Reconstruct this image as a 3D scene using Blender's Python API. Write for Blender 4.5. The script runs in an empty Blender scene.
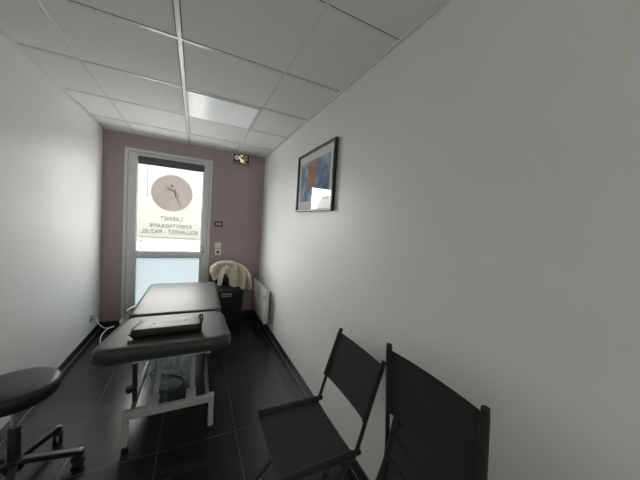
import bpy, bmesh, math, random
from mathutils import Vector, Matrix, noise
random.seed(4)
S = bpy.context.scene
COL = S.collection
PI = math.pi
W, H = 1.934, 2.423          # room width and ceiling height; the glazed door wall is y = 0
YR = -5.9                   # wall behind the camera

# ------------------------------------------------------------------ materials
def lin(c):
    return tuple(((v/255)/12.92 if v/255 <= .04045 else ((v/255+.055)/1.055)**2.4) for v in c)
def mat(name, col, rough=.5, metal=0., spec=.5, emit=None, estr=0., coat=0., bump=None, sheen=0.):
    m = bpy.data.materials.new(name); m.use_nodes = True
    n = m.node_tree.nodes; b = n['Principled BSDF']
    b.inputs['Base Color'].default_value = (*col, 1)
    b.inputs['Roughness'].default_value = rough
    b.inputs['Metallic'].default_value = metal
    b.inputs['Specular IOR Level'].default_value = spec
    b.inputs['Coat Weight'].default_value = coat
    b.inputs['Sheen Weight'].default_value = sheen
    if emit:
        b.inputs['Emission Color'].default_value = (*emit, 1); b.inputs['Emission Strength'].default_value = estr
    if bump:
        sc, st, dist = bump
        tc = n.new('ShaderNodeTexCoord'); nz = n.new('ShaderNodeTexNoise'); bp = n.new('ShaderNodeBump')
        nz.inputs['Scale'].default_value = sc; nz.inputs['Detail'].default_value = 4
        bp.inputs['Strength'].default_value = st; bp.inputs['Distance'].default_value = dist
        l = m.node_tree.links
        l.new(tc.outputs['Object'], nz.inputs['Vector']); l.new(nz.outputs['Fac'], bp.inputs['Height'])
        l.new(bp.outputs['Normal'], b.inputs['Normal'])
    return m
def painted(name, c1, c2, rough=.6, scale=1.3):
    """wall paint with faint roller patches"""
    m = mat(name, c1, rough)
    n = m.node_tree.nodes; l = m.node_tree.links; b = n['Principled BSDF']
    tc = n.new('ShaderNodeTexCoord'); nz = n.new('ShaderNodeTexNoise'); cr = n.new('ShaderNodeValToRGB')
    nz.inputs['Scale'].default_value = scale; nz.inputs['Detail'].default_value = 3
    cr.color_ramp.elements[0].position = .35; cr.color_ramp.elements[0].color = (*c1, 1)
    cr.color_ramp.elements[1].position = .7; cr.color_ramp.elements[1].color = (*c2, 1)
    l.new(tc.outputs['Object'], nz.inputs['Vector']); l.new(nz.outputs['Fac'], cr.inputs['Fac'])
    l.new(cr.outputs['Color'], b.inputs['Base Color'])
    n2 = n.new('ShaderNodeTexNoise'); n2.inputs['Scale'].default_value = 160; bp = n.new('ShaderNodeBump')
    bp.inputs['Strength'].default_value = .12; bp.inputs['Distance'].default_value = .002
    l.new(tc.outputs['Object'], n2.inputs['Vector']); l.new(n2.outputs['Fac'], bp.inputs['Height'])
    l.new(bp.outputs['Normal'], b.inputs['Normal'])
    return m

M = {}
M['white_wall'] = painted('white wall paint', (.81,.815,.81), (.845,.85,.845), .45)
M['mauve'] = painted('mauve wall paint', (.37,.285,.295), (.40,.31,.32), .6)
M['ceil'] = mat('ceiling tile', (.79,.80,.80), .75, bump=(350, .2, .001))
M['bar'] = mat('white lacquered ceiling bar', (.8,.8,.8), .22)
M['wallbar'] = mat('white angle trim', (.72,.72,.71), .4)
M['joint'] = mat('shadow joint', (.12,.12,.12), .8)
M['door'] = mat('grey white door lacquer', (.66,.675,.69), .35)
M['gasket'] = mat('black gasket', (.03,.03,.03), .6)
M['steel'] = mat('brushed steel', (.6,.6,.6), .3, 1.)
M['chrome'] = mat('chrome', (.75,.75,.76), .15, 1.)
M['blind'] = mat('dark grey blind', (.085,.09,.097), .7)
M['cord'] = mat('pale cord', (.45,.45,.42), .6)
M['vinyl'] = mat('dark grey vinyl', (.038,.037,.038), .46, spec=.42, bump=(220, .12, .0015))
M['vinyl_edge'] = mat('vinyl seam', (.02,.02,.02), .5)
M['pad'] = mat('black pad vinyl', (.011,.011,.011), .42, bump=(60, .25, .004))
M['seatvinyl'] = mat('black stool vinyl', (.014,.014,.014), .42, bump=(200, .1, .001))
M['frame'] = mat('grey lacquered steel', (.48,.49,.50), .35)
M['darkmetal'] = mat('dark grey steel', (.018,.018,.020), .38)
M['rubber'] = mat('black rubber', (.015,.015,.015), .7)
M['plastic'] = mat('black plastic', (.02,.02,.022), .4)
M['greyplastic'] = mat('grey plastic', (.4,.4,.4), .45)
M['canvas'] = mat('black canvas', (.016,.016,.0165), .85, bump=(420, .3, .001), sheen=.05)
M['tube'] = mat('black lacquered tube', (.014,.014,.015), .38)
M['rad'] = mat('white radiator enamel', (.72,.73,.72), .3)
M['radgrille'] = mat('radiator recess', (.25,.25,.25), .6)
M['plastic_white'] = mat('white plastic', (.72,.72,.71), .35)
M['hole'] = mat('socket hole', (.02,.02,.02), .7)
M['plum'] = mat('plum plastic', (.10,.06,.065), .45)
M['pict_frame'] = mat('black wood frame', (.012,.012,.013), .3)
M['frame_grey'] = mat('pale grey rebate', (.35,.33,.31), .4)
M['paper'] = mat('white mount board', (.74,.74,.74), .7)
M['binm'] = mat('dark navy plastic', (.006,.008,.016), .6)
M['sherpa'] = mat('cream fleece', (.66,.60,.48), .95, bump=(160, .9, .012), sheen=.2)
M['sherpa_light'] = mat('off white fleece', (.80,.79,.75), .95, bump=(160, .8, .01))
M['pavement'] = mat('pale pavement', (.5,.5,.48), .9, bump=(20,.3,.01))
M['asphalt'] = mat('grey asphalt', (.078,.078,.075), .9, bump=(40,.3,.01))
M['glarewall'] = mat('dark glare screen', (.088,.086,.078), .9, bump=(30,.3,.01))  # dark tint keeps the added outside screen from glaring
M['signface'] = mat('exit sign face', (.025,.02,.018), .3)
M['signpale'] = mat('sign pale film', (.55,.5,.42), .5, emit=(.9,.8,.6), estr=.08)
M['signyellow'] = mat('sign lit yellow', (.7,.6,.15), .5, emit=(1.,.85,.28), estr=.55)
M['signwhite'] = mat('sign lit white', (.8,.78,.6), .5, emit=(1.,.95,.6), estr=.8)
M['housing'] = mat('sign housing', (.42,.39,.38), .4)
M['diffuser'] = mat('milky light panel', (.84,.86,.88), .28, emit=(.9,.96,1.), estr=.16)

def floor_mat():
    m = mat('black floor tile', (.02,.02,.022), .3)
    n = m.node_tree.nodes; l = m.node_tree.links; b = n['Principled BSDF']
    tc = n.new('ShaderNodeTexCoord'); mp = n.new('ShaderNodeMapping')
    mp.inputs['Location'].default_value = (-.4042, 1.275, 0)
    br = n.new('ShaderNodeTexBrick')
    br.offset = 0; br.squash = 1; br.inputs['Scale'].default_value = 1
    br.inputs['Brick Width'].default_value = .4589; br.inputs['Row Height'].default_value = .4589
    br.inputs['Mortar Size'].default_value = .0022; br.inputs['Mortar Smooth'].default_value = .15
    br.inputs['Color1'].default_value = (.0125,.014,.0195,1); br.inputs['Color2'].default_value = (.0165,.018,.0245,1)
    br.inputs['Mortar'].default_value = (.10,.10,.105,1)
    nz = n.new('ShaderNodeTexNoise'); nz.inputs['Scale'].default_value = 5; nz.inputs['Detail'].default_value = 6
    mr = n.new('ShaderNodeMapRange'); mr.inputs['To Min'].default_value = .19; mr.inputs['To Max'].default_value = .30
    l.new(tc.outputs['Object'], mp.inputs['Vector']); l.new(mp.outputs['Vector'], br.inputs['Vector'])
    l.new(br.outputs['Color'], b.inputs['Base Color'])
    l.new(tc.outputs['Object'], nz.inputs['Vector']); l.new(nz.outputs['Fac'], mr.inputs['Value'])
    l.new(mr.outputs['Result'], b.inputs['Roughness'])
    bp = n.new('ShaderNodeBump'); bp.inputs['Strength'].default_value = .06; bp.inputs['Distance'].default_value = .002
    l.new(nz.outputs['Fac'], bp.inputs['Height']); l.new(bp.outputs['Normal'], b.inputs['Normal'])
    return m
M['floor'] = floor_mat()
M['skirt'] = mat('black skirting tile', (.014,.015,.018), .35)

def pane_mat(name, tcol, trans, tl):
    m = bpy.data.materials.new(name); m.use_nodes = True
    n = m.node_tree.nodes; l = m.node_tree.links; n.clear()
    o = n.new('ShaderNodeOutputMaterial'); t = n.new('ShaderNodeBsdfTransparent'); s = n.new('ShaderNodeBsdfTranslucent')
    g = n.new('ShaderNodeBsdfGlossy'); g.inputs['Roughness'].default_value = .05
    t.inputs['Color'].default_value = (*tcol, 1); s.inputs['Color'].default_value = (*tl, 1)
    mx = n.new('ShaderNodeMixShader'); mx.inputs[0].default_value = 1-trans
    m2 = n.new('ShaderNodeMixShader'); m2.inputs[0].default_value = .012
    l.new(t.outputs[0], mx.inputs[1]); l.new(s.outputs[0], mx.inputs[2])
    l.new(mx.outputs[0], m2.inputs[1]); l.new(g.outputs[0], m2.inputs[2]); l.new(m2.outputs[0], o.inputs['Surface'])
    return m
M['glass_up'] = pane_mat('clear door glass', (1.,.995,.96), .985, (.95,.95,.9))
M['glass_low'] = pane_mat('frosted door glass', (.2,.22,.24), .05, (.295,.315,.322))
M['film_disc'] = pane_mat('mauve vinyl film', (.60,.565,.575), .95, (.3,.25,.25))
M['film_grey'] = pane_mat('grey vinyl film', (.16,.15,.145), .95, (.2,.2,.2))
M['film_dark'] = pane_mat('dark vinyl film', (.28,.22,.24), .95, (.2,.2,.2))
M['film_red'] = pane_mat('rose vinyl film', (.5,.22,.25), .95, (.3,.1,.1))
M['glass_fill'] = pane_mat('rear fill glass', (.41,.40,.365), .97, (.9,.9,.9))  # tint sets how much fill the added rear window lets in
def glass_front():
    m = bpy.data.materials.new('picture glass'); m.use_nodes = True
    n = m.node_tree.nodes; l = m.node_tree.links; n.clear()
    o = n.new('ShaderNodeOutputMaterial'); t = n.new('ShaderNodeBsdfTransparent'); g = n.new('ShaderNodeBsdfGlossy')
    g.inputs['Roughness'].default_value = .01
    f = n.new('ShaderNodeFresnel'); f.inputs['IOR'].default_value = 1.5
    ge = n.new('ShaderNodeNewGeometry'); iv = n.new('ShaderNodeMath'); iv.operation = 'SUBTRACT'; iv.inputs[0].default_value = 1
    l.new(ge.outputs['Backfacing'], iv.inputs[1]); mu = n.new('ShaderNodeMath'); mu.operation = 'MULTIPLY'
    l.new(f.outputs[0], mu.inputs[0]); l.new(iv.outputs[0], mu.inputs[1])
    mx = n.new('ShaderNodeMixShader'); l.new(mu.outputs[0], mx.inputs[0]); l.new(t.outputs[0], mx.inputs[1]); l.new(g.outputs[0], mx.inputs[2])
    l.new(mx.outputs[0], o.inputs['Surface']); return m
M['picture_glass'] = glass_front()
def print_mat():
    """loose watercolour: blue wash with a rust figure-like blot"""
    m = mat('watercolour print', (.3,.4,.55), .7)
    n = m.node_tree.nodes; l = m.node_tree.links; b = n['Principled BSDF']
    tc = n.new('ShaderNodeTexCoord'); nz = n.new('ShaderNodeTexNoise'); nz.inputs['Scale'].default_value = 9; nz.inputs['Detail'].default_value = 5
    l.new(tc.outputs['Object'], nz.inputs['Vector'])
    cr = n.new('ShaderNodeValToRGB'); e = cr.color_ramp.elements
    e[0].position = .33; e[0].color = (.06,.13,.30,1); e[1].position = .68; e[1].color = (.55,.62,.68,1)
    k = e.new(.5); k.color = (.20,.30,.47,1)
    l.new(nz.outputs['Fac'], cr.inputs['Fac'])
    # warm blot: distance in the print's own plane
    mp = n.new('ShaderNodeMapping'); mp.inputs['Location'].default_value = (0,-.83,-.61); mp.inputs['Scale'].default_value = (0,5.2,3.6)
    n3 = n.new('ShaderNodeTexNoise'); n3.inputs['Scale'].default_value = 7; n3.inputs['Detail'].default_value = 4
    l.new(tc.outputs['Object'], n3.inputs['Vector'])
    ad = n.new('ShaderNodeVectorMath'); ad.operation = 'MULTIPLY_ADD'
    ad.inputs[1].default_value = (.22,.22,.22); l.new(n3.outputs['Color'], ad.inputs[0]); l.new(tc.outputs['Object'], ad.inputs[2])
    l.new(ad.outputs[0], mp.inputs['Vector'])
    # centre near (0,-.05,.03) after noise shift
    ln = n.new('ShaderNodeVectorMath'); ln.operation = 'LENGTH'; l.new(mp.outputs['Vector'], ln.inputs[0])
    mr = n.new('ShaderNodeMapRange'); mr.inputs['From Min'].default_value = .35; mr.inputs['From Max'].default_value = .75
    mr.inputs['To Min'].default_value = 1; mr.inputs['To Max'].default_value = 0
    l.new(ln.outputs['Value'], mr.inputs['Value'])
    mx = n.new('ShaderNodeMix'); mx.data_type = 'RGBA'; l.new(mr.outputs['Result'], mx.inputs['Factor'])
    l.new(cr.outputs['Color'], mx.inputs[6]); mx.inputs[7].default_value = (.42,.20,.13,1)
    l.new(mx.outputs[2], b.inputs['Base Color']); return m
M['print'] = print_mat()

# ------------------------------------------------------------------ helpers
def link(o, parent=None):
    COL.objects.link(o)
    if parent: o.parent = parent
    return o
def obj(name, bm, m, parent=None, sharp=35, loc=None):
    me = bpy.data.meshes.new(name)
    bmesh.ops.recalc_face_normals(bm, faces=bm.faces[:])
    bm.to_mesh(me); bm.free()
    for p in me.polygons: p.use_smooth = True
    me.set_sharp_from_angle(angle=math.radians(sharp))
    me.materials.append(M[m] if isinstance(m, str) else m)
    o = bpy.data.objects.new(name, me)
    if loc is not None: o.location = loc
    return link(o, parent)
def tag(o, label, cat, group=None):
    o['label'] = label; o['category'] = cat
    if group: o['group'] = group
    return o
def thing(name, label, cat, loc=(0,0,0), rz=0, group=None):
    o = bpy.data.objects.new(name, None); o.empty_display_size = .1
    o.location = loc; o.rotation_euler = (0,0,rz); link(o)
    return tag(o, label, cat, group)
def struct(o, label=None):
    o['kind'] = 'structure'
    if label: o['label'] = label
    return o
def box(bm, x0, x1, y0, y1, z0, z1, bev=0, seg=2):
    r = bmesh.ops.create_cube(bm, size=1)
    vs = r['verts']
    for v in vs:
        v.co = Vector(((x0+x1)/2+v.co.x*(x1-x0), (y0+y1)/2+v.co.y*(y1-y0), (z0+z1)/2+v.co.z*(z1-z0)))
    if bev:
        es = list({e for v in vs for e in v.link_edges})
        bmesh.ops.bevel(bm, geom=es, offset=bev, segments=seg, affect='EDGES', profile=.5)
    return bm
def bx(*a, **k): return box(bmesh.new(), *a, **k)
def smooth_path(pts, n=8):
    P = [Vector(p) for p in pts]
    if len(P) < 3: return P
    out = []
    for i in range(len(P)-1):
        p0, p1, p2, p3 = P[max(i-1,0)], P[i], P[i+1], P[min(i+2,len(P)-1)]
        for k in range(n):
            t = k/n
            out.append(.5*((2*p1)+(p2-p0)*t+(2*p0-5*p1+4*p2-p3)*t*t+(3*p1-p0-3*p2+p3)*t**3))
    out.append(P[-1]); return out
def tube(bm, pts, r, seg=12, cap=True, smooth=0):
    P = smooth_path(pts, smooth) if smooth else [Vector(p) for p in pts]
    R = r if isinstance(r, (list, tuple)) else [r]*len(P)
    up = None; rings = []
    for i, p in enumerate(P):
        d = (P[min(i+1,len(P)-1)]-P[max(i-1,0)]).normalized()
        if up is None:
            up = d.cross(Vector((0,0,1))); up = up if up.length > .05 else d.cross(Vector((0,1,0)))
        s = up-d*up.dot(d); s.normalize(); up = s; t = d.cross(s)
        rings.append([bm.verts.new(p+R[i]*(math.cos(2*PI*k/seg)*s+math.sin(2*PI*k/seg)*t)) for k in range(seg)])
    for a, b in zip(rings, rings[1:]):
        for k in range(seg): bm.faces.new((a[k], a[(k+1)%seg], b[(k+1)%seg], b[k]))
    if cap:
        bm.faces.new(rings[0][::-1]); bm.faces.new(rings[-1])
    return bm
def tb(*a, **k): return tube(bmesh.new(), *a, **k)
def sq_tube(bm, a, b, w, h):
    """rectangular bar from a to b, w across, h tall"""
    a = Vector(a); b = Vector(b); d = (b-a).normalized()
    s = d.cross(Vector((0,0,1))); s = s.normalized() if s.length > .05 else Vector((1,0,0))
    t = s.cross(d)
    rings = []
    c = min(w, h)*.16
    prof = [(-w/2+c,-h/2),(w/2-c,-h/2),(w/2,-h/2+c),(w/2,h/2-c),(w/2-c,h/2),(-w/2+c,h/2),(-w/2,h/2-c),(-w/2,-h/2+c)]
    for p in (a, b): rings.append([bm.verts.new(p+x*s+y*t) for x, y in prof])
    for k in range(8): bm.faces.new((rings[0][k], rings[0][(k+1)%8], rings[1][(k+1)%8], rings[1][k]))
    bm.faces.new(rings[0][::-1]); bm.faces.new(rings[1]); return bm
def lathe(bm, prof, c=(0,0,0), seg=32, axis='z'):
    rings = []
    for r, z in prof:
        ring = []
        for k in range(seg):
            a = 2*PI*k/seg
            p = {'z':(r*math.cos(a), r*math.sin(a), z), 'y':(r*math.cos(a), z, r*math.sin(a)), 'x':(z, r*math.cos(a), r*math.sin(a))}[axis]
            ring.append(bm.verts.new(Vector(c)+Vector(p)))
        rings.append(ring)
    for a, b in zip(rings, rings[1:]):
        for k in range(seg): bm.faces.new((a[k], a[(k+1)%seg], b[(k+1)%seg], b[k]))
    bm.faces.new(rings[0][::-1]); bm.faces.new(rings[-1]); return bm
def sheet(f, nu, nv, th):
    """thick sheet over f(u,v)"""
    bm = bmesh.new(); G = []
    P = [[Vector(f(i/nu, j/nv)) for j in range(nv+1)] for i in range(nu+1)]
    top = []; bot = []
    for i in range(nu+1):
        rt = []; rb = []
        for j in range(nv+1):
            du = P[min(i+1,nu)][j]-P[max(i-1,0)][j]; dv = P[i][min(j+1,nv)]-P[i][max(j-1,0)]
            n = du.cross(dv); n = n.normalized() if n.length > 1e-9 else Vector((0,0,1))
            rt.append(bm.verts.new(P[i][j]+n*th/2)); rb.append(bm.verts.new(P[i][j]-n*th/2))
        top.append(rt); bot.append(rb)
    for i in range(nu):
        for j in range(nv):
            bm.faces.new((top[i][j], top[i+1][j], top[i+1][j+1], top[i][j+1]))
            bm.faces.new((bot[i][j+1], bot[i+1][j+1], bot[i+1][j], bot[i][j]))
    for i in range(nu):
        bm.faces.new((top[i][0], bot[i][0], bot[i+1][0], top[i+1][0])); bm.faces.new((top[i+1][nv], bot[i+1][nv], bot[i][nv], top[i][nv]))
    for j in range(nv):
        bm.faces.new((top[0][j+1], bot[0][j+1], bot[0][j], top[0][j])); bm.faces.new((top[nu][j], bot[nu][j], bot[nu][j+1], top[nu][j+1]))
    return bm
def cushion(quad, z0, z1, rc, re_, warp=None, n=10):
    """upholstered block: quad = (left,right) x at front and back, y front, y back; rc plan corner, re_ edge roll"""
    xl0, xr0, xl1, xr1, y0, y1 = quad
    L = y1-y0; Wd = 1.0
    w = ((xr0-xl0)+(xr1-xl1))/2
    bm = bmesh.new(); rings = []
    def ring(ins, z):
        r = max(rc-ins, .002); hx = w/2-ins; hy = L/2-ins; pts = []
        for cx, cy, a0 in ((1,1,0),(-1,1,PI/2),(-1,-1,PI),(1,-1,3*PI/2)):
            for k in range(9):
                a = a0+PI/2*k/8
                pts.append((cx*(hx-r)+r*math.cos(a), cy*(hy-r)+r*math.sin(a)))
        out = []
        for x, y in pts:
            t = (y+L/2)/L; xl = xl0+(xl1-xl0)*t; xr = xr0+(xr1-xr0)*t
            X = (xl+xr)/2+x/w*(xr-xl); Y = y0+L/2+y; Z = z
            p = Vector((X, Y, Z))
            out.append(bm.verts.new(warp(p) if warp else p))
        return out
    h = z1-z0; rb = min(re_, h*.3); rt = min(re_, h-rb)
    prof = [(rb*(1-math.sin(PI/2*k/4)), z0+rb*(1-math.cos(PI/2*k/4))) for k in range(5)]
    prof += [(re_*(1-math.cos(PI/2*k/6)), z1-rt+rt*math.sin(PI/2*k/6)) for k in range(7)]
    prof += [(re_+d, z1) for d in (.02,.05,.09)]
    rs = [ring(i, z) for i, z in prof]
    for a, b in zip(rs, rs[1:]):
        for k in range(len(a)): bm.faces.new((a[k], a[(k+1)%len(a)], b[(k+1)%len(a)], b[k]))
    bm.faces.new(rs[0][::-1]); bm.faces.new(rs[-1]); return bm
def text_mesh(s, size, loc, mname, parent, name, mirror=True, align='CENTER'):
    cu = bpy.data.curves.new(name, 'FONT'); cu.body = s; cu.size = size; cu.align_x = align; cu.extrude = .0004
    cu.space_character = 1.12; cu.resolution_u = 3; cu.offset = .0
    to = bpy.data.objects.new('tmp', cu); COL.objects.link(to)
    dg = bpy.context.evaluated_depsgraph_get(); me = bpy.data.meshes.new_from_object(to.evaluated_get(dg))
    bpy.data.objects.remove(to); bpy.data.curves.remove(cu)
    for v in me.vertices:
        x, y, z = v.co
        v.co = Vector(((-x if mirror else x)+loc[0], loc[1]+z, loc[2]+y))
    me.materials.clear(); me.materials.append(M[mname]); me.name = name
    o = bpy.data.objects.new(name, me); return link(o, parent)

# ------------------------------------------------------------------ room shell
T = .12
struct(obj('floor', bx(-T, W+T, YR-T, .10, -.1, 0), 'floor'))
cl = struct(obj('ceiling', bx(-T, W+T, YR-T, T, H, H+.08), 'ceil'))
gx = [0.307, 0.907, 1.507]                       # lengthwise bars
SY = .597
gy = [-(.4477-0.0)-SY*k for k in range(0, 9)]    # crosswise bars
g = bmesh.new(); j = bmesh.new()
for x in gx:
    main = abs(x-.907) < .01
    wd = .012 if main else .008
    box(g, x-wd, x+wd, YR+.001, -.001, H-(.007 if main else .0015), H+.001, .001, 1)
for y in gy: box(g, .001, W-.001, y-.0105, y+.0105, H-.003, H+.001, .001, 1)
obj('ceiling_grid', g, 'bar', cl)
for x in gx[1:2]:
    for s in (-1, 1): box(j, x+s*.0145-.0022, x+s*.0145+.0022, YR+.001, -.001, H-.0006, H+.001)
for y in gy: box(j, .001, W-.001, y-.0160, y-.0105, H-.0006, H+.001)
obj('shadow_joint', j, 'joint', cl)
b = bmesh.new()
box(b, 0, .02, YR, 0, H-.012, H, .002, 1); box(b, W-.02, W, YR, 0, H-.012, H, .002, 1)
struct(obj('trim_1', b, 'wallbar'))
struct(obj('trim_2', bx(.02, W-.02, -.02, 0, H-.010, H, bev=.002, seg=1), 'wallbar'))
struct(obj('wall_left', bx(-T, 0, YR-T, T, 0, H), 'white_wall'))
struct(obj('wall_right', bx(W, W+T, YR-T, T, 0, H), 'white_wall'))
DX0, DX1, DZ = .214, 1.206, 2.243
b = bmesh.new()
box(b, 0, DX0, 0, T, 0, H); box(b, DX1, W, 0, T, 0, H); box(b, DX0, DX1, 0, T, DZ, H)
struct(obj('wall_back', b, 'mauve'))
RX0, RX1, RZ0, RZ1 = .12, 1.81, 1.00, 2.25        # unseen window added behind the camera as fill light
b = bmesh.new()
box(b, 0, RX0, YR-T, YR, 0, H); box(b, RX1, W, YR-T, YR, 0, H); box(b, RX0, RX1, YR-T, YR, 0, RZ0); box(b, RX0, RX1, YR-T, YR, RZ1, H)
struct(obj('wall_front', b, 'white_wall'))
b = bmesh.new()
for x0, x1, z0, z1 in ((RX0,RX0+.05,RZ0,RZ1),(RX1-.05,RX1,RZ0,RZ1),(RX0+.05,RX1-.05,RZ0,RZ0+.05),(RX0+.05,RX1-.05,RZ1-.05,RZ1),((RX0+RX1)/2-.03,(RX0+RX1)/2+.03,RZ0+.05,RZ1-.05)):
    box(b, x0, x1, YR-.08, YR-.02, z0, z1, .004)
wn = struct(obj('fill_window', b, 'door'))
obj('fill_pane', bx(RX0+.04, RX1-.04, YR-.052, YR-.048, RZ0+.04, RZ1-.04), 'glass_fill', wn)
# skirting tiles
def skirt(name, *a):
    o = struct(obj(name, bx(*a, bev=.0015, seg=1), 'skirt'))
    return o
SK = .08
skirt('baseboard_left', 0, .010, YR, 0, 0, SK)
skirt('baseboard_right', W-.010, W, YR, 0, 0, SK)
b = bmesh.new(); box(b, .010, DX0-.002, -.010, 0, 0, SK, .0015, 1); box(b, DX1+.002, W-.010, -.010, 0, 0, SK, .0015, 1)
struct(obj('baseboard_back', b, 'skirt'))
# pale sealant line along the skirting
b = bmesh.new(); box(b, 0, .004, YR, 0, SK, SK+.004); box(b, W-.004, W, YR, 0, SK, SK+.004)
box(b, .010, .013, YR, -.010, 0, .0015); box(b, W-.013, W-.010, YR, -.010, 0, .0015)
struct(obj('trim_3', b, 'greyplastic'))
# outside paving seen only as glare through the panes
struct(obj('ground', bx(-12, 14, .125, 5.5, -.14, -.04), 'pavement'))
struct(obj('road', bx(-30, 30, 5.5, 40, -.20, -.10), 'asphalt'))

b = bmesh.new(); box(b, -4.0, 5.4, 15.0, 15.4, -.05, 5.0, .02); box(b, -4.05, 5.45, 14.95, 15.45, 5.0, 5.1, .01)
tag(obj('glare_screen', b, 'glarewall'), 'added screen wall outside, dimming the sky glare behind the door glass', 'wall')  # added to block bright sky behind the lettering and off the left wall
# ------------------------------------------------------------------ glazed door
d1 = bpy.data.objects.new('door_1', None); link(d1); struct(d1)
b = bmesh.new()
FW = .034
box(b, DX0, DX0+FW, -.012, .07, 0, DZ, .003); box(b, DX1-FW, DX1, -.012, .07, 0, DZ, .003); box(b, DX0+FW, DX1-FW, -.012, .07, DZ-.036, DZ, .003)
box(b, DX0+FW, DX1-FW, -.0, .07, 0, .018, .002)
obj('door_frame', b, 'door', d1)
LX0, LX1 = DX0+FW+.003, DX1-FW-.003
GX0, GX1 = .345, 1.095
b = bmesh.new()
y0, y1 = -.006, .05
box(b, LX0, GX0, y0, y1, .022, DZ-.039, .004); box(b, GX1, LX1, y0, y1, .022, DZ-.039, .004)
box(b, GX0, GX1, y0+.001, y1, 2.155, DZ-.039, .004)
box(b, GX0, GX1, y0+.001, y1, .885, .965, .004)
box(b, GX0, GX1, y0+.001, y1, .022, .16, .004)
# glazing beads
for z0, z1 in ((.965,2.155),(.16,.885)):
    box(b, GX0, GX0+.010, .008, .018, z0, z1, .002, 1); box(b, GX1-.010, GX1, .008, .018, z0, z1, .002, 1)
    box(b, GX0, GX1, .008, .018, z0, z0+.010, .002, 1); box(b, GX0, GX1, .008, .018, z1-.010, z1, .002, 1)
obj('door_leaf', b, 'door', d1)
b = bmesh.new()
box(b, DX0+FW-.001, LX0+.001, -.003, .03, .02, DZ-.03); box(b, LX1-.001, DX1-FW+.001, -.003, .03, .02, DZ-.03)
box(b, LX0, LX1, -.003, .03, DZ-.040, DZ-.034)
obj('door_seal', b, 'gasket', d1)
up = obj('upper_pane', bx(GX0+.002, GX1-.002, .020, .024, .965, 2.155), 'glass_up', d1)
lo = obj('lower_pane', bx(GX0+.002, GX1-.002, .020, .024, .16, .885), 'glass_low', d1); lo['label'] = 'frosted lower pane'
for z in (2.05, 1.10, .25):
    b = bmesh.new(); lathe(b, [(.007,-.045),(.009,-.040),(.009,.040),(.007,.045)], (DX0+FW+.002, -.016, z), 16)
    box(b, DX0+FW-.014, DX0+FW+.022, -.014, -.008, z-.035, z+.035, .001, 1)
    obj('hinge', b, 'steel', d1)
b = bmesh.new(); box(b, 1.118, 1.148, -.014, -.006, .93, 1.14, .004)
hp = obj('handle_plate', b, 'steel', d1)
b = bmesh.new(); tube(b, [(1.133,-.014,1.06),(1.133,-.055,1.06),(1.120,-.062,1.06),(1.010,-.062,1.057)], .008, smooth=4)
obj('door_handle', b, 'steel', d1)
b = bmesh.new(); lathe(b, [(.010,-.02),(.010,-.014),(.008,-.012)], (1.133,0,.97), 16, 'y'); obj('keyhole', b, 'hole', d1)
# window graphics, on the outer face of the upper pane and read backwards from inside
YF = .0255
cx, cz, R0 = .729, 1.742, .240
b = bmesh.new(); lathe(b, [(R0-.001,YF-.0002),(R0,YF),(R0,YF+.0004)], (cx,0,cz), 64, 'y'); dd = obj('logo_disc', b, 'film_disc', d1)
b = bmesh.new()
def stroke(pts, w):
    tube(b, [(cx+x, YF+.002, cz+z) for x, z in pts], w, 6, smooth=5)
stroke([(-.075,.080),(-.03,.055),(.02,.030),(.045,.005),(.040,-.035)], .0042)
stroke([(.045,.005),(.035,.05),(.050,.075)], .0028)
stroke([(-.070,.045),(-.03,.045),(.02,.030)], .0028)
stroke([(.020,.030),(.030,.0),(.040,-.035),(.065,-.075),(.082,-.125),(.105,-.150)], .0046)
stroke([(.040,-.035),(.010,-.065),(-.03,-.075),(-.055,-.085)], .0030)
stroke([(.045,.0),(.075,-.02),(.06,-.045)], .0026)
stroke([(-.09,.02),(-.06,.03),(-.02,.02)], .0018)
obj('logo_figure', b, 'film_dark', d1)
b = bmesh.new(); lathe(b, [(.014,YF+.001),(.014,YF+.002)], (cx-.008,0,cz+.095), 20, 'y'); obj('logo_head', b, 'film_red', d1)
def fit_text(s, z, x0, x1, size):
    o = text_mesh(s, size, (0, YF, 0), 'film_grey', d1, 'lettering')
    xs = [v.co.x for v in o.data.vertices]; a, c = min(xs), max(xs)
    for v in o.data.vertices:
        v.co.x = x0+(v.co.x-a)/(c-a)*(x1-x0); v.co.z += z
    return o
fit_text('CABINET', 1.374, .603, .862, .082)
fit_text('KINESITHERAPIE', 1.278, .483, .970, .078)
fit_text('ROLLANDET - MAZUEL', 1.200, .394, 1.048, .078)
b = bmesh.new()
box(b, .385, .720, YF, YF+.001, 1.143, 1.154); box(b, .735, .760, YF, YF+.001, 1.141, 1.152); box(b, .775, 1.045, YF, YF+.001, 1.139, 1.149)
box(b, .385, .410, YF, YF+.001, 1.085, 1.108); box(b, .42, .48, YF, YF+.001, 1.074, 1.082)
obj('small_print', b, 'film_disc', d1)

# roller blind
rb = thing('roller_blind', 'dark grey roller blind wound up at the top of the glass door', 'blind', (.72,-.006,2.07))
b = bmesh.new(); box(b, -.365, .385, -.050, -.001, .012, .085, .010); obj('blind_cassette', b, 'blind', rb)
obj('hem_bar', bx(-.358, .378, -.036, -.022, -.008, .014, bev=.004), 'darkmetal', rb)
obj('pull_cord', tb([(-.262,-.03,.0),(-.263,-.028,-.2),(-.262,-.028,-.38)], .0028, 8), 'cord', rb)
b = bmesh.new(); lathe(b, [(.003,0),(.006,-.008),(.006,-.026),(.003,-.032)], (-.262,-.028,-.375), 12); obj('cord_toggle', b, 'cord', rb)

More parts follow.
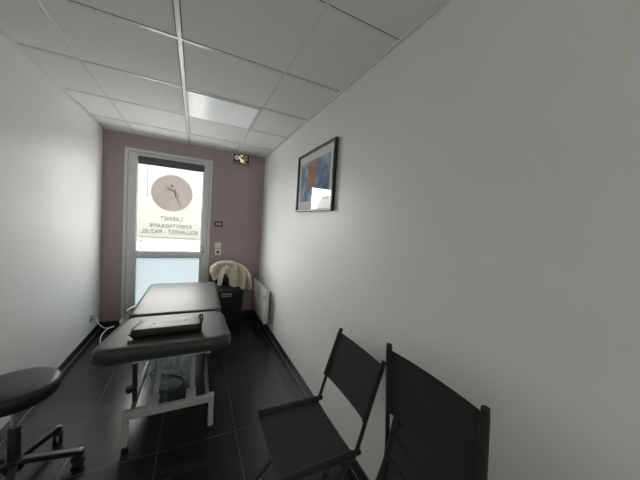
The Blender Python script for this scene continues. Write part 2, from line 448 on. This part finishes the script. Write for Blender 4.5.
# ------------------------------------------------------------------ ceiling light panel
lp = thing('ceiling_light', 'square milky light panel set flush in the tiled ceiling', 'light', (1.207, (gy[1]+gy[2])/2, H))
hx, hy = .285, SY/2-.014
b = bmesh.new()
for a in ((-hx,-hx+.012,-hy,hy),(hx-.012,hx,-hy,hy),(-hx+.012,hx-.012,-hy,-hy+.012),(-hx+.012,hx-.012,hy-.012,hy)):
    box(b, *a, -.010, -.001, .001, 1)
obj('light_frame', b, 'bar', lp)
obj('diffuser', bx(-hx+.012, hx-.012, -hy+.012, hy-.012, -.007, -.001), 'diffuser', lp)

# ------------------------------------------------------------------ emergency exit sign
ex = thing('exit_sign', 'small emergency exit sign with lit yellow arrow, high on mauve wall', 'exit sign', (1.576, 0, 2.255))
obj('housing', bx(-.126, .126, -.045, 0, 0, .145, bev=.006), 'housing', ex)
obj('sign_face', bx(-.108, .108, -.0475, -.044, .014, .131, bev=.001, seg=1), 'signface', ex)
b = bmesh.new(); lathe(b, [(.036,-.0495),(.036,-.047)], (-.060,0,.080), 24, 'y'); obj('pale_disc', b, 'signpale', ex)
def poly(pts, y0, y1):
    b = bmesh.new(); a = [b.verts.new((x,y0,z)) for x, z in pts]; c = [b.verts.new((x,y1,z)) for x, z in pts]
    b.faces.new(a); b.faces.new(c[::-1])
    for k in range(len(pts)): b.faces.new((a[k], c[k], c[(k+1)%len(pts)], a[(k+1)%len(pts)]))
    return b
obj('lit_arrow', poly([(-.040,.092),(-.028,.104),(.015,.058),(.028,.070),(.030,.022),(-.018,.026),(-.004,.040)], -.0515, -.0475), 'signwhite', ex)
obj('yellow_bar', poly([(-.018,.125),(.020,.125),(.020,.098),(-.008,.098)], -.0495, -.0475), 'signyellow', ex)
b = bmesh.new(); box(b, .035,.046,-.0495,-.0475,.030,.122); box(b, .055,.085,-.0495,-.0475,.095,.118); box(b, .055,.085,-.0495,-.0475,.055,.080); box(b, .030,.075,-.0495,-.0475,.022,.036)
obj('pale_bars', b, 'signpale', ex)

# ------------------------------------------------------------------ switches beside the door
sg = thing('wall_control', 'small dark plum control plate with white symbols right of door', 'switch', (1.315, 0, 1.372))
obj('cover_plate', bx(-.052, .052, -.016, 0, -.036, .036, bev=.006), 'plum', sg)
b = bmesh.new(); box(b, -.030,-.006,-.0175,-.0155,-.012,.014,.002,1); box(b, .006,.030,-.0175,-.0155,-.012,.014,.002,1)
obj('white_symbol', b, 'plastic_white', sg)
sw = thing('light_switch', 'white light switch, upper of the two white plates beside the door', 'switch', (1.320, 0, 1.065))
obj('cover_plate', bx(-.041, .041, -.010, 0, -.040, .040, bev=.004), 'plastic_white', sw)
obj('rocker', bx(-.024, .024, -.015, -.009, -.026, .026, bev=.003), 'plastic_white', sw)
ws = thing('wall_socket', 'white power socket under the light switch beside the door', 'socket', (1.322, 0, .972))
obj('cover_plate', bx(-.041, .041, -.010, 0, -.040, .040, bev=.004), 'plastic_white', ws)
b = bmesh.new(); lathe(b, [(.021,-.0125),(.021,-.009)], (0,0,0), 24, 'y'); obj('socket_well', b, 'hole', ws)
b = bmesh.new(); lathe(b, [(.0035,-.022),(.0035,-.012)], (0,0,.009), 10, 'y'); obj('earth_pin', b, 'steel', ws)

# left wall socket with plug and white cord
ls = thing('wall_socket', 'white power socket low on the left wall near the mauve corner', 'socket', (0, -.30, .245))
obj('cover_plate', bx(0, .010, -.041, .041, -.041, .041, bev=.004), 'plastic_white', ls)
b = bmesh.new(); lathe(b, [(.021,.009),(.021,.0125)], (0,0,.003), 24, 'x'); obj('socket_well', b, 'hole', ls)
# ------------------------------------------------------------------ radiator
ra = thing('radiator', 'white electric panel radiator mounted low on the right wall', 'radiator', (W, -.48, 0))
b = bmesh.new(); box(b, -.105, -.055, -.365, .365, .17, .60, .008)
ro = obj('panel', b, 'rad', ra)
b = bmesh.new()
for k in range(10): box(b, -.1075, -.104, -.34+k*.068, -.34+k*.068+.050, .555, .563, .001, 1)
obj('front_grille', b, 'radgrille', ra)
b = bmesh.new()
for k in range(14): box(b, -.098, -.062, -.35+k*.05, -.35+k*.05+.035, .5985, .6015, .0008, 1)
obj('top_grille', b, 'radgrille', ra)
for yy in (-.245, .245): obj('wall_bracket', bx(-.056, .001, yy-.025, yy+.025, .2, .55, bev=.003), 'radgrille', ra)
obj('thermostat', bx(-.112, -.104, -.35, -.28, .46, .53, bev=.003), 'greyplastic', ra)

# ------------------------------------------------------------------ framed picture
py0, py1, pz0, pz1 = -2.266, -1.522, 1.568, 2.100
pf = thing('framed_picture', 'black framed blue watercolour picture hanging on the right wall', 'picture', (W, (py0+py1)/2, (pz0+pz1)/2))
hw, hh = (py1-py0)/2, (pz1-pz0)/2
b = bmesh.new(); fw = .020
box(b, -.030, -.004, -hw, -hw+fw, -hh, hh, .002, 1); box(b, -.030, -.004, hw-fw, hw, -hh, hh, .002, 1)
box(b, -.030, -.004, -hw+fw, hw-fw, hh-fw, hh, .002, 1)
box(b, -.030, -.004, -hw+fw, hw-fw, -hh, -hh+fw, .002, 1)
fo = obj('frame', b, 'pict_frame', pf)
b = bmesh.new(); box(b, -.0305, -.026, -hw+.003, hw-.003, -hh+.002, -hh+.020, .001, 1); o = obj('lower_moulding', b, 'frame_grey', pf); o['label'] = 'grey lower edge'  # lower edge paler than the rest of the frame
obj('backing_board', bx(-.010, -.004, -hw+fw, hw-fw, -hh+fw, hh-fw), 'gasket', pf)
obj('mount', bx(-.014, -.0102, -hw+fw, hw-fw, -hh+fw, hh-fw), 'paper', pf)
obj('print', bx(-.0152, -.0141, -hw+.085, hw-.075, -hh+.095, hh-.085), 'print', pf)
obj('glass', bx(-.020, -.018, -hw+fw-.002, hw-fw+.002, -hh+fw-.002, hh-fw+.002), 'picture_glass', pf)
b = bmesh.new(); tube(b, [(0,0,hh+.012),(-.014,0,hh+.010),(-.016,0,hh+.018)], .0035, 8); box(b, -.008,-.003,-.010,.010,hh-.01,hh+.018,.001,1)
obj('hanging_hook', b, 'darkmetal', pf)

# ------------------------------------------------------------------ treatment table
tt = thing('treatment_table', 'grey padded treatment table on a pale steel lifting frame', 'massage table', (.905, -1.3, 0))
def tobj(name, bm, m, **k):
    bmesh.ops.translate(bm, verts=bm.verts[:], vec=(-.905, 1.3, 0))
    return obj(name, bm, m, tt, **k)
def w1(p):   # near section rises a touch towards its end
    t = (-1.56-p.y)/.6
    return Vector((p.x, p.y, p.z+.010*max(0,t)))
c1 = tobj('foot_cushion', cushion((.500, 1.278, .565, 1.270, -2.160, -1.562), .565, .652, .10, .040, w1), 'vinyl')
c2 = tobj('back_cushion', cushion((.570, 1.260, .578, 1.285, -1.548, -.46), .565, .652, .07, .030), 'vinyl')
def seam(quad, z, r, name):
    xl0, xr0, xl1, xr1, y0, y1 = quad; pts = []
    for X, Y, a0 in ((xr1,y1,0),(xl1,y1,90),(xl0,y0,180),(xr0,y0,270)):
        for k in range(5):
            a = math.radians(a0+22.5*k); cx_ = X-(r if a0 in (0,270) else -r); cy_ = Y-(r if a0 in (0,90) else -r)
            pts.append((cx_+r*math.cos(a), cy_+r*math.sin(a), z))
    pts.append(pts[0]); bm = bmesh.new(); tube(bm, pts, .0035, 6, cap=False)
    bmesh.ops.translate(bm, verts=bm.verts[:], vec=(-.905, 1.3, 0))
    return bm
obj('piping', seam((.501,1.277,.566,1.269,-2.159,-1.563), .588, .10, 'piping'), 'vinyl_edge', c1)
obj('piping', seam((.571,1.259,.579,1.284,-1.547,-.461), .585, .07, 'piping'), 'vinyl_edge', c2)
b = bmesh.new(); box(b, .57, 1.21, -2.10, -1.58, .549, .566, .003); tobj('support_board', b, 'plastic')
b = bmesh.new(); box(b, .62, 1.23, -1.53, -.50, .549, .566, .003); tobj('support_board', b, 'plastic')
# upper frame
b = bmesh.new()
for x in (.715, 1.135): sq_tube(b, (x,-2.05,.53), (x,-.62,.53), .03, .035)
for y in (-2.03, -1.50, -1.05, -.64): sq_tube(b, (.70,y,.528), (1.15,y,.528), .035, .03)
tobj('upper_frame', b, 'frame')
# lower frame
b = bmesh.new()
sq_tube(b, (.663,-2.100,.217), (1.180,-2.100,.217), .035, .048)
tobj('cross_bar', b, 'frame')
b = bmesh.new(); sq_tube(b, (.655,-.72,.217), (1.185,-.72,.217), .035, .048); tobj('cross_bar', b, 'frame')
for x in (.706, 1.140):
    b = bmesh.new(); sq_tube(b, (x,-2.085,.212), (x,-.735,.212), .022, .035); tobj('side_rail', b, 'steel')
for x in (.680, 1.163):
    for y in (-2.100, -.72):
        b = bmesh.new(); sq_tube(b, (x,y,.028), (x,y,.245), .034, .040); lg = tobj('leg', b, 'frame')
        b = bmesh.new(); lathe(b, [(.016,0),(.018,.004),(.018,.018),(.010,.022),(.008,.032)], (x,y,0), 20); f = tobj('rubber_foot', b, 'rubber'); f.parent = lg
for x in (.822, 1.043):
    b = bmesh.new(); sq_tube(b, (x,-2.04,.235), (x,-1.26,.50), .030, .034); tobj('lift_arm', b, 'frame')
    b = bmesh.new(); sq_tube(b, (x,-1.30,.225), (x,-.74,.50), .030, .034); tobj('lift_arm', b, 'frame')
for x in (.820, 1.035): tobj('pivot_bracket', bx(x-.030,x+.030,-2.12,-2.01,.238,.262,bev=.003), 'frame')
tobj('stop_plate', bx(.72,.785,-2.115,-2.085,.238,.249,bev=.002), 'frame')
tobj('pivot_axle', tb([(.70,-1.26,.235),(1.15,-1.26,.235)], .016, 16), 'darkmetal')
tobj('pivot_axle', tb([(.80,-1.26,.505),(1.07,-1.26,.505)], .013, 16), 'darkmetal')
b = bmesh.new(); tube(b, [(.930,-1.62,.20),(.930,-1.34,.26)], .040, 20); box(b, .885,.975,-1.40,-1.24,.19,.30,.012)
ac = tobj('lift_motor', b, 'greyplastic')
b = bmesh.new(); tube(b, [(.930,-1.30,.27),(.930,-.90,.50)], .018, 16); f = tobj('piston', b, 'chrome'); f.parent = ac
b = bmesh.new(); box(b, .86,1.00,-1.24,-1.18,.17,.34,.01); tobj('motor_mount', b, 'plastic')
b = bmesh.new(); tube(b, [(.706,-1.985,.232),(.704,-1.985,.545)], .014, 16); tobj('support_strut', b, 'darkmetal')
b = bmesh.new(); tube(b, [(1.112,-1.96,.26),(1.112,-1.96,.545)], .008, 12); tobj('support_strut', b, 'darkmetal')
# side knob and roll end at the far left
b = bmesh.new(); tube(b, [(.60,-1.30,.545),(.55,-1.30,.540),(.505,-1.30,.530)], .008, 10, smooth=4); lv = tobj('side_lever', b, 'greyplastic')
b = bmesh.new(); lathe(b, [(.008,-.016),(.018,-.013),(.022,-.003),(.018,.008),(.006,.012)], (.494,-1.30,.524), 20, 'y'); kn = tobj('knob', b, 'plastic_white'); kn.parent = lv
b = bmesh.new(); tube(b, [(.515,-1.27,.590),(.545,-1.20,.600),(.600,-1.15,.575)], .017, 14, smooth=4); tobj('arm_rest_bracket', b, 'greyplastic')

def mv(b):
    bmesh.ops.translate(b, verts=b.verts[:], vec=(-.905, 1.0, .245)); return b
b = bmesh.new(); lathe(b, [(.016,.0126),(.018,.016),(.018,.040),(.010,.052)], (0,0,.003), 20, 'x'); plug_b = b
w3 = [(x, y+.30, z-.245) for x, y, z in ((.050,-.30,.248),(.077,-.34,.189),(.160,-.42,.153),(.245,-.50,.195),(.262,-.545,.205),(.222,-.62,.208),(.205,-.74,.175),(.26,-.88,.11),(.40,-.95,.03),(.60,-.95,.006),(.70,-.94,.006))]
pw = obj('power_cable', mv(tb(w3, .0036, 8, smooth=6)), 'plastic_white', tt); pw['label'] = 'white power cable'
obj('plug', mv(plug_b), 'greyplastic', pw)

# folded pad lying on the table
fp = thing('folded_cushion', 'black folded vinyl pad lying on the near end of the table', 'cushion', (.888, -1.935, .666))
def padwarp(p):
    X = p.x; z = p.z
    z += .010*math.exp(-((X-.05)/.11)**2)*(p.z/.06)+.004*noise.noise(Vector((X*6, p.y*8, 1.)))*(1 if p.z > .02 else 0)
    return Vector((X, p.y+.16*(X)*.12, z))
b = cushion((-.215,.205,-.170,.195,-.100,.095), 0, .052, .030, .017, padwarp)
bmesh.ops.subdivide_edges(b, edges=[e for e in b.edges if e.calc_length() > .06], cuts=3)
pdm = obj('pad', b, 'pad', fp)
b = bmesh.new(); tube(b, [(-.213,-.06,.014),(-.208,-.09,.022),(-.13,-.108,.026),(.0,-.108,.030),(.12,-.105,.030),(.196,-.094,.026)], .006, 8, smooth=5); obj('fold_edge', b, 'vinyl_edge', fp)
b = bmesh.new()
for o_ in (0,.012,.022): tube(b, [(.185,-.085+o_,.040),(.200,-.07+o_,.066),(.204,-.02+o_,.074),(.198,.05,.070),(.184,.072,.048)], .007, 8, smooth=5)
obj('strap', b, 'canvas', fp)
b = bmesh.new(); tube(b, [(-.172,.072,.052),(-.190,.0,.053),(-.205,-.07,.051)], .003, 6, smooth=5); obj('piping', b, 'vinyl_edge', fp)

# foot pedal under the table with its lead
pd = thing('foot_pedal', 'small black foot pedal on the floor left of the table frame', 'pedal', (.600, -1.45, 0), .5)
obj('pedal_base', bx(-.040, .040, -.026, .026, 0, .010, bev=.004), 'plastic', pd)
b = bmesh.new(); box(b, -.037,.037,-.023,.023,.010,.020,.003)
for v in b.verts: v.co.z += max(0, v.co.x+.02)*.15
obj('pedal_plate', b, 'rubber', pd)
cb = [(.036,0,.006),(.09,.03,.006),(.16,.12,.005),(.22,.02,.005),(.34,-.12,.005),(.36,.05,.005),(.24,.16,.005),(.16,.06,.005),(.22,-.06,.005),(.36,-.02,.005),(.42,.10,.005)]
obj('cable', tb(cb, .0028, 8, smooth=6), 'darkmetal', pd)
lc = [(.80,-1.50,.0055),(.80,-1.56,.0055),(.92,-1.60,.0055),(.98,-1.48,.0055),(.90,-1.36,.0055),(.80,-1.30,.0055),(.73,-1.15,.0055),(.80,-1.0,.0055),(.86,-.9,.0055)]
tobj('motor_lead', tb(lc, .003, 8, smooth=6), 'darkmetal')

# ------------------------------------------------------------------ rolling stool
st = thing('rolling_stool', 'round black padded stool on a five arm castor base', 'stool', (.213, -2.118, 0), 0)
b = bmesh.new(); SR = .173
prof = [(.10,.455),(SR-.022,.455),(SR-.006,.463),(SR,.477),(SR+.001,.508),(SR-.003,.522),(SR-.012,.531),(SR-.03,.536),(.09,.539),(.02,.540)]
lathe(b, prof, seg=48); se = obj('seat', b, 'seatvinyl', st)
b = bmesh.new(); ring = [(SR*math.cos(2*PI*k/48), SR*math.sin(2*PI*k/48), .519) for k in range(49)]; tube(b, ring, .004, 6, cap=False); obj('piping', b, 'seatvinyl', se)
b = bmesh.new(); box(b, -.075,.075,-.075,.075,.445,.456,.004); lathe(b, [(.030,.405),(.032,.445)], seg=20); obj('seat_plate', b, 'darkmetal', st)
b = bmesh.new(); lathe(b, [(.013,.24),(.013,.445)], seg=20); obj('gas_rod', b, 'steel', st)
b = bmesh.new(); lathe(b, [(.022,.10),(.025,.11),(.025,.29),(.020,.30)], seg=24); obj('column', b, 'plastic', st)
b = bmesh.new(); tube(b, [(-.02,.0,.41),(-.10,-.03,.405),(-.155,-.05,.385)], .005, 8, smooth=4); lathe(b, [(.008,-.02),(.011,0),(.008,.02)], (-.16,-.052,.383), 12); obj('height_lever', b, 'darkmetal', st)
b = bmesh.new(); lathe(b, [(.034,.065),(.040,.072),(.040,.115),(.030,.128)], seg=24); obj('hub', b, 'darkmetal', st)
for k in range(5):
    a = math.radians(1+71.5*k); ca, sa = math.cos(a), math.sin(a); RL = .265
    b = bmesh.new(); sq_tube(b, (.025*ca,.025*sa,.108), (RL*ca,RL*sa,.071), .034, .032); lathe(b, [(.016,.05),(.018,.055),(.018,.080),(.012,.084)], (RL*ca,RL*sa,0), 16)
    ar = obj('leg', b, 'chrome' if False else 'darkmetal', st)
    b = bmesh.new(); lathe(b, [(.015,.0800),(.016,.0845),(.010,.088)], (RL*ca,RL*sa,0), 16); obj('leg_cap', b, 'greyplastic', ar)
    cs = bmesh.new(); box(cs, RL*ca-.011, RL*ca+.011, RL*sa-.018, RL*sa+.018, .030, .056, .006); ch = obj('caster', cs, 'plastic', st)
    wv = bmesh.new(); a2 = a+.6; tx, ty = -math.sin(a2), math.cos(a2)
    for s in (-1, 1):
        cxw, cyw = RL*ca+s*.014*tx-.012*math.cos(a2), RL*sa+s*.014*ty-.012*math.sin(a2)
        tube(wv, [(cxw-tx*.008, cyw-ty*.008, .0265), (cxw+tx*.008, cyw+ty*.008, .0265)], .0262, 20)
    obj('wheel', wv, 'rubber', ch)

# ------------------------------------------------------------------ folding chairs
def rod(parent, name, pts, r=.0105, m='tube', smooth=0):
    return obj(name, tb(pts, r, 12, smooth=smooth), m, parent)
def cloth(parent, name, A0, A1, B0, B1, sag, r=.016):
    """canvas stretched between side tubes A0-A1 and B0-B1, with a sleeve round each tube"""
    A0, A1, B0, B1 = map(Vector, (A0, A1, B0, B1)); nrm = (A1-A0).cross(B0-A0).normalized()
    def f(u, v):
        a = A0.lerp(A1, u); c = B0.lerp(B1, u); p = a.lerp(c, v)
        return p+nrm*(sag*4*v*(1-v))+nrm*.002*noise.noise(Vector((u*5, v*4, 3)))
    b = sheet(f, 14, 18, .004)
    tube(b, [A0, A1], r, 12); tube(b, [B0, B1], r, 12)
    return obj(name, b, 'canvas', parent)
TR = .0092
def chair(loc, label, top, bend, foot, seat_a, seat_b, legs, stretch, back, caps=True):
    """side profile points (x, z) in the room's own axes relative to loc; x towards the right wall"""
    t = thing('folding_chair', label, 'chair', loc, 0, 'black canvas folding chairs')
    hb = .1925
    V = lambda q, y: Vector((q[0], y, q[1]))
    for s in (-1, 1):
        d = (V(top,0)-V(bend,0)).normalized()
        k1 = V(bend, s*hb)+d*.04; e = (V(foot,0)-V(bend,0)).normalized(); k2 = V(bend, s*hb)+e*.05
        obj('back_post', tb([V(top,s*hb), k1, V(bend,s*hb)+(d+e)*.008, k2, V(foot,s*hb)+Vector((0,0,.012))], TR, 12), 'tube', t)
        obj('post_cap', tb([V(top,s*hb)-d*.012, V(top,s*hb)+d*.008], .0115, 12), 'rubber', t)
        obj('rubber_foot', tb([V(foot,s*hb)-e*.030+Vector((0,0,.012)), V(foot,s*hb)+Vector((0,0,.010))], .0115, 12), 'rubber', t)
        y = s*(hb-.026)
        obj('rear_leg', tb([V(legs[0],y), V(legs[1],y)], TR, 12), 'tube', t)
        obj('seat_rail', tb([V(seat_a,s*hb if seat_a[1] > .44 and seat_b[1] > .4 else y), V(seat_b,s*hb if seat_b[1] > .4 and seat_a[1] > .44 else y)], .0095, 12), 'tube', t)
        if caps: obj('rail_cap', tb([V(seat_a,s*hb)+Vector((-.004,0,0)), V(seat_a,s*hb)+Vector((.016,0,.001))], .0135, 12), 'rubber', t)
    bt = V(top,0)-d*.012; bb = V(back,0)
    Y = Vector((0,1,0))
    cloth(t, 'backrest', bt-Y*hb, bb-Y*hb, bt+Y*hb, bb+Y*hb, .012, .0125)
    yb = hb if caps else hb-.026
    sa, sb = V(seat_a,0), V(seat_b,0); q = (sb-sa).normalized(); sa = sa+q*.018
    cloth(t, 'seat', sa-Y*yb, sb-Y*yb, sa+Y*yb, sb+Y*yb, .012 if caps else -.01, .0155 if caps else .013)
    for p, y in stretch: obj('stretcher', tb([V(p,-y), V(p,y)], .0068, 10), 'tube', t)
    return t
chair((0, -2.8525, 0), 'open black canvas folding chair nearest the table, seat down',
      (1.820,.845), (1.703,.440), (1.295,.0), (1.708,.452), (1.350,.452), ((1.370,.436),(1.790,.010)),
      (((1.675,.425),.1925), ((1.375,.092),.1925), ((1.745,.060),.166)), (1.737,.588))
chair((0, -3.3425, 0), 'black canvas chair folded up and propped by the right wall, seat hidden',
      (1.747,.985), (1.787,.500), (1.590,.0), (1.802,.715), (1.722,.340), ((1.815,.600),(1.725,.010)),
      (((1.770,.625),.165), ((1.752,.540),.165), ((1.628,.090),.1925), ((1.735,.06),.166)), (1.775,.700), caps=False)

# ------------------------------------------------------------------ bin with fleece jacket
bn = thing('storage_bin', 'dark navy plastic bin with raised lid in the back corner', 'bin', (1.435, -.265, 0))
b = bmesh.new()
def tapered(b, w0, d0, w1_, d1_, z0, z1):
    vs = box(b, -.5, .5, -.5, .5, 0, 1, .04, 3).verts
    for v in vs:
        t = v.co.z; v.co = Vector((v.co.x*(w0+(w1_-w0)*t), v.co.y*(d0+(d1_-d0)*t), z0+(z1-z0)*t))
tapered(b, .36, .28, .42, .33, 0, .50)
obj('bin_body', b, 'binm', bn)
obj('rim', bx(-.220, .220, -.175, .175, .490, .512, bev=.008), 'binm', bn)
b = bmesh.new(); box(b, -.215, .215, .150, .168, .505, .775, .008)
for v in b.verts: v.co.y += (v.co.z-.505)*.12
obj('lid', b, 'plastic', bn)
b = bmesh.new(); box(b, -.080, .045, -.186, -.160, .432, .478, .002)
lb = obj('bin_label', b, 'greyplastic', bn); lb['label'] = 'pale label with dark lettering'
b = bmesh.new(); [box(b, -.070+i*.022, -.057+i*.022, -.188, -.185, .446, .464) for i in range(5)]; obj('label_mark', b, 'hole', lb)

jk = thing('fleece_jacket', 'cream fleece jacket draped over the dark bin in the corner', 'jacket', (1.45, -.30, .52))
def arch(u, v):
    # u across (left to right), v over the top from back to front
    x = -.20+.44*u
    cu = 1-(2*u-.92)**2
    topz = .20+.155*max(0,cu)**.6
    a = PI*(.05+.90*v)
    y = .10-.105*(1-math.cos(a))
    drop = .0
    z = topz-.06*(1-math.sin(a))
    if v > .5:
        k = (v-.5)*2
        z = topz-(k**1.2)*(.10+.22*(u if u > .35 else .12)+.10*max(0,u-.8)/.2)
        y = -.005-.10*k-.035*math.sin(u*24)*k
    p = Vector((x+.015*math.sin(v*7+u*3), y, max(z, .0+.02)))
    n = noise.noise(p*9)*.040+noise.noise(p*22)*.014
    return p+Vector((0, -abs(n), n*.6))
jb = obj('body', sheet(arch, 34, 26, .022), 'sherpa', jk, sharp=80)
def wob(pts, r0, amp=.006, name='sleeve', m='sherpa'):
    P = smooth_path(pts, 8); bm = bmesh.new(); n = len(P)
    tube(bm, P, [r0*(.75+.25*math.sin(PI*min(1, max(0, i/(n-1)))))*(1+.12*math.sin(i*1.7)) for i in range(n)], 16)
    for v in bm.verts: v.co += Vector((1,1,1))*noise.noise(v.co*25)*amp
    return obj(name, bm, m, jk, sharp=80)
wob([(.05,-.03,.335),(-.06,-.06,.345),(-.15,-.08,.325),(-.205,-.09,.275),(-.19,-.10,.225),(-.13,-.11,.22)], .040, name='sleeve')
wob([(-.04,-.06,.30),(-.085,-.10,.26),(-.11,-.125,.18),(-.125,-.14,.07)], .034, m='sherpa_light', name='sleeve')
wob([(.10,-.02,.32),(.18,-.06,.27),(.235,-.09,.19),(.262,-.10,.09),(.275,-.10,-.01)], .036, name='collar')
def flap(u, v):
    x = -.02+.20*u+.02*v; z = .28-.20*v-.04*math.sin(u*PI)*v
    p = Vector((x, -.12-.035*math.sin(u*8)-.03*v, z)); return p+Vector((0,-1,0))*noise.noise(p*14)*.022
obj('front_panel', sheet(flap, 20, 18, .016), 'sherpa', jk, sharp=80)

# ------------------------------------------------------------------ light
w = bpy.data.worlds.new('overcast'); S.world = w; w.use_nodes = True
bg = w.node_tree.nodes['Background']; bg.inputs['Color'].default_value = (.95,.98,1.,1); bg.inputs['Strength'].default_value = 15.5
wn_, wl_ = w.node_tree.nodes, w.node_tree.links     # sky made brighter on the left to lift the right wall
wt = wn_.new('ShaderNodeTexCoord'); wx = wn_.new('ShaderNodeSeparateXYZ'); wr = wn_.new('ShaderNodeMapRange')
wr.inputs['From Min'].default_value = -.55; wr.inputs['From Max'].default_value = .45
wr.inputs['To Min'].default_value = 20.5; wr.inputs['To Max'].default_value = 8.5
wl_.new(wt.outputs['Generated'], wx.inputs[0]); wl_.new(wx.outputs['X'], wr.inputs['Value']); wl_.new(wr.outputs['Result'], bg.inputs['Strength'])
def portal(name, loc, rot, sx, sy):
    l = bpy.data.lights.new(name, 'AREA'); l.shape = 'RECTANGLE'; l.size = sx; l.size_y = sy; l.energy = 1; l.cycles.is_portal = True
    o = bpy.data.objects.new(name, l); o.location = loc; o.rotation_euler = rot; COL.objects.link(o)
portal('door_portal', (.72, .085, 1.15), (-PI/2, 0, 0), .80, 2.05)
portal('fill_portal', ((RX0+RX1)/2, YR-.10, (RZ0+RZ1)/2), (PI/2, 0, 0), RX1-RX0, RZ1-RZ0)

# ------------------------------------------------------------------ camera
yaw, pit, rol = .4551, -.058, .0689
f = Vector((math.sin(yaw)*math.cos(pit), math.cos(yaw)*math.cos(pit), math.sin(pit)))
rt = Vector((math.cos(yaw), -math.sin(yaw), 0)); u = rt.cross(f)
r2 = rt*math.cos(rol)+u*math.sin(rol); u2 = u*math.cos(rol)-rt*math.sin(rol)
cd = bpy.data.cameras.new('camera'); cam = bpy.data.objects.new('camera', cd); COL.objects.link(cam)
m = Matrix((r2, u2, -f)).transposed().to_4x4(); m.translation = Vector((1.0235, -3.923, 1.4557)); cam.matrix_world = m
cd.sensor_width = 36; cd.lens = 36*255.46/640; cd.clip_start = .02
S.camera = cam
S.view_settings.view_transform = 'Standard'; S.view_settings.look = 'None'
S.view_settings.exposure = 0.0; S.view_settings.gamma = 1; S.view_settings.use_curve_mapping = False
S.cycles.max_bounces = 12; S.cycles.diffuse_bounces = 8; S.cycles.transparent_max_bounces = 12
S.cycles.use_denoising = True; S.cycles.sample_clamp_indirect = 8
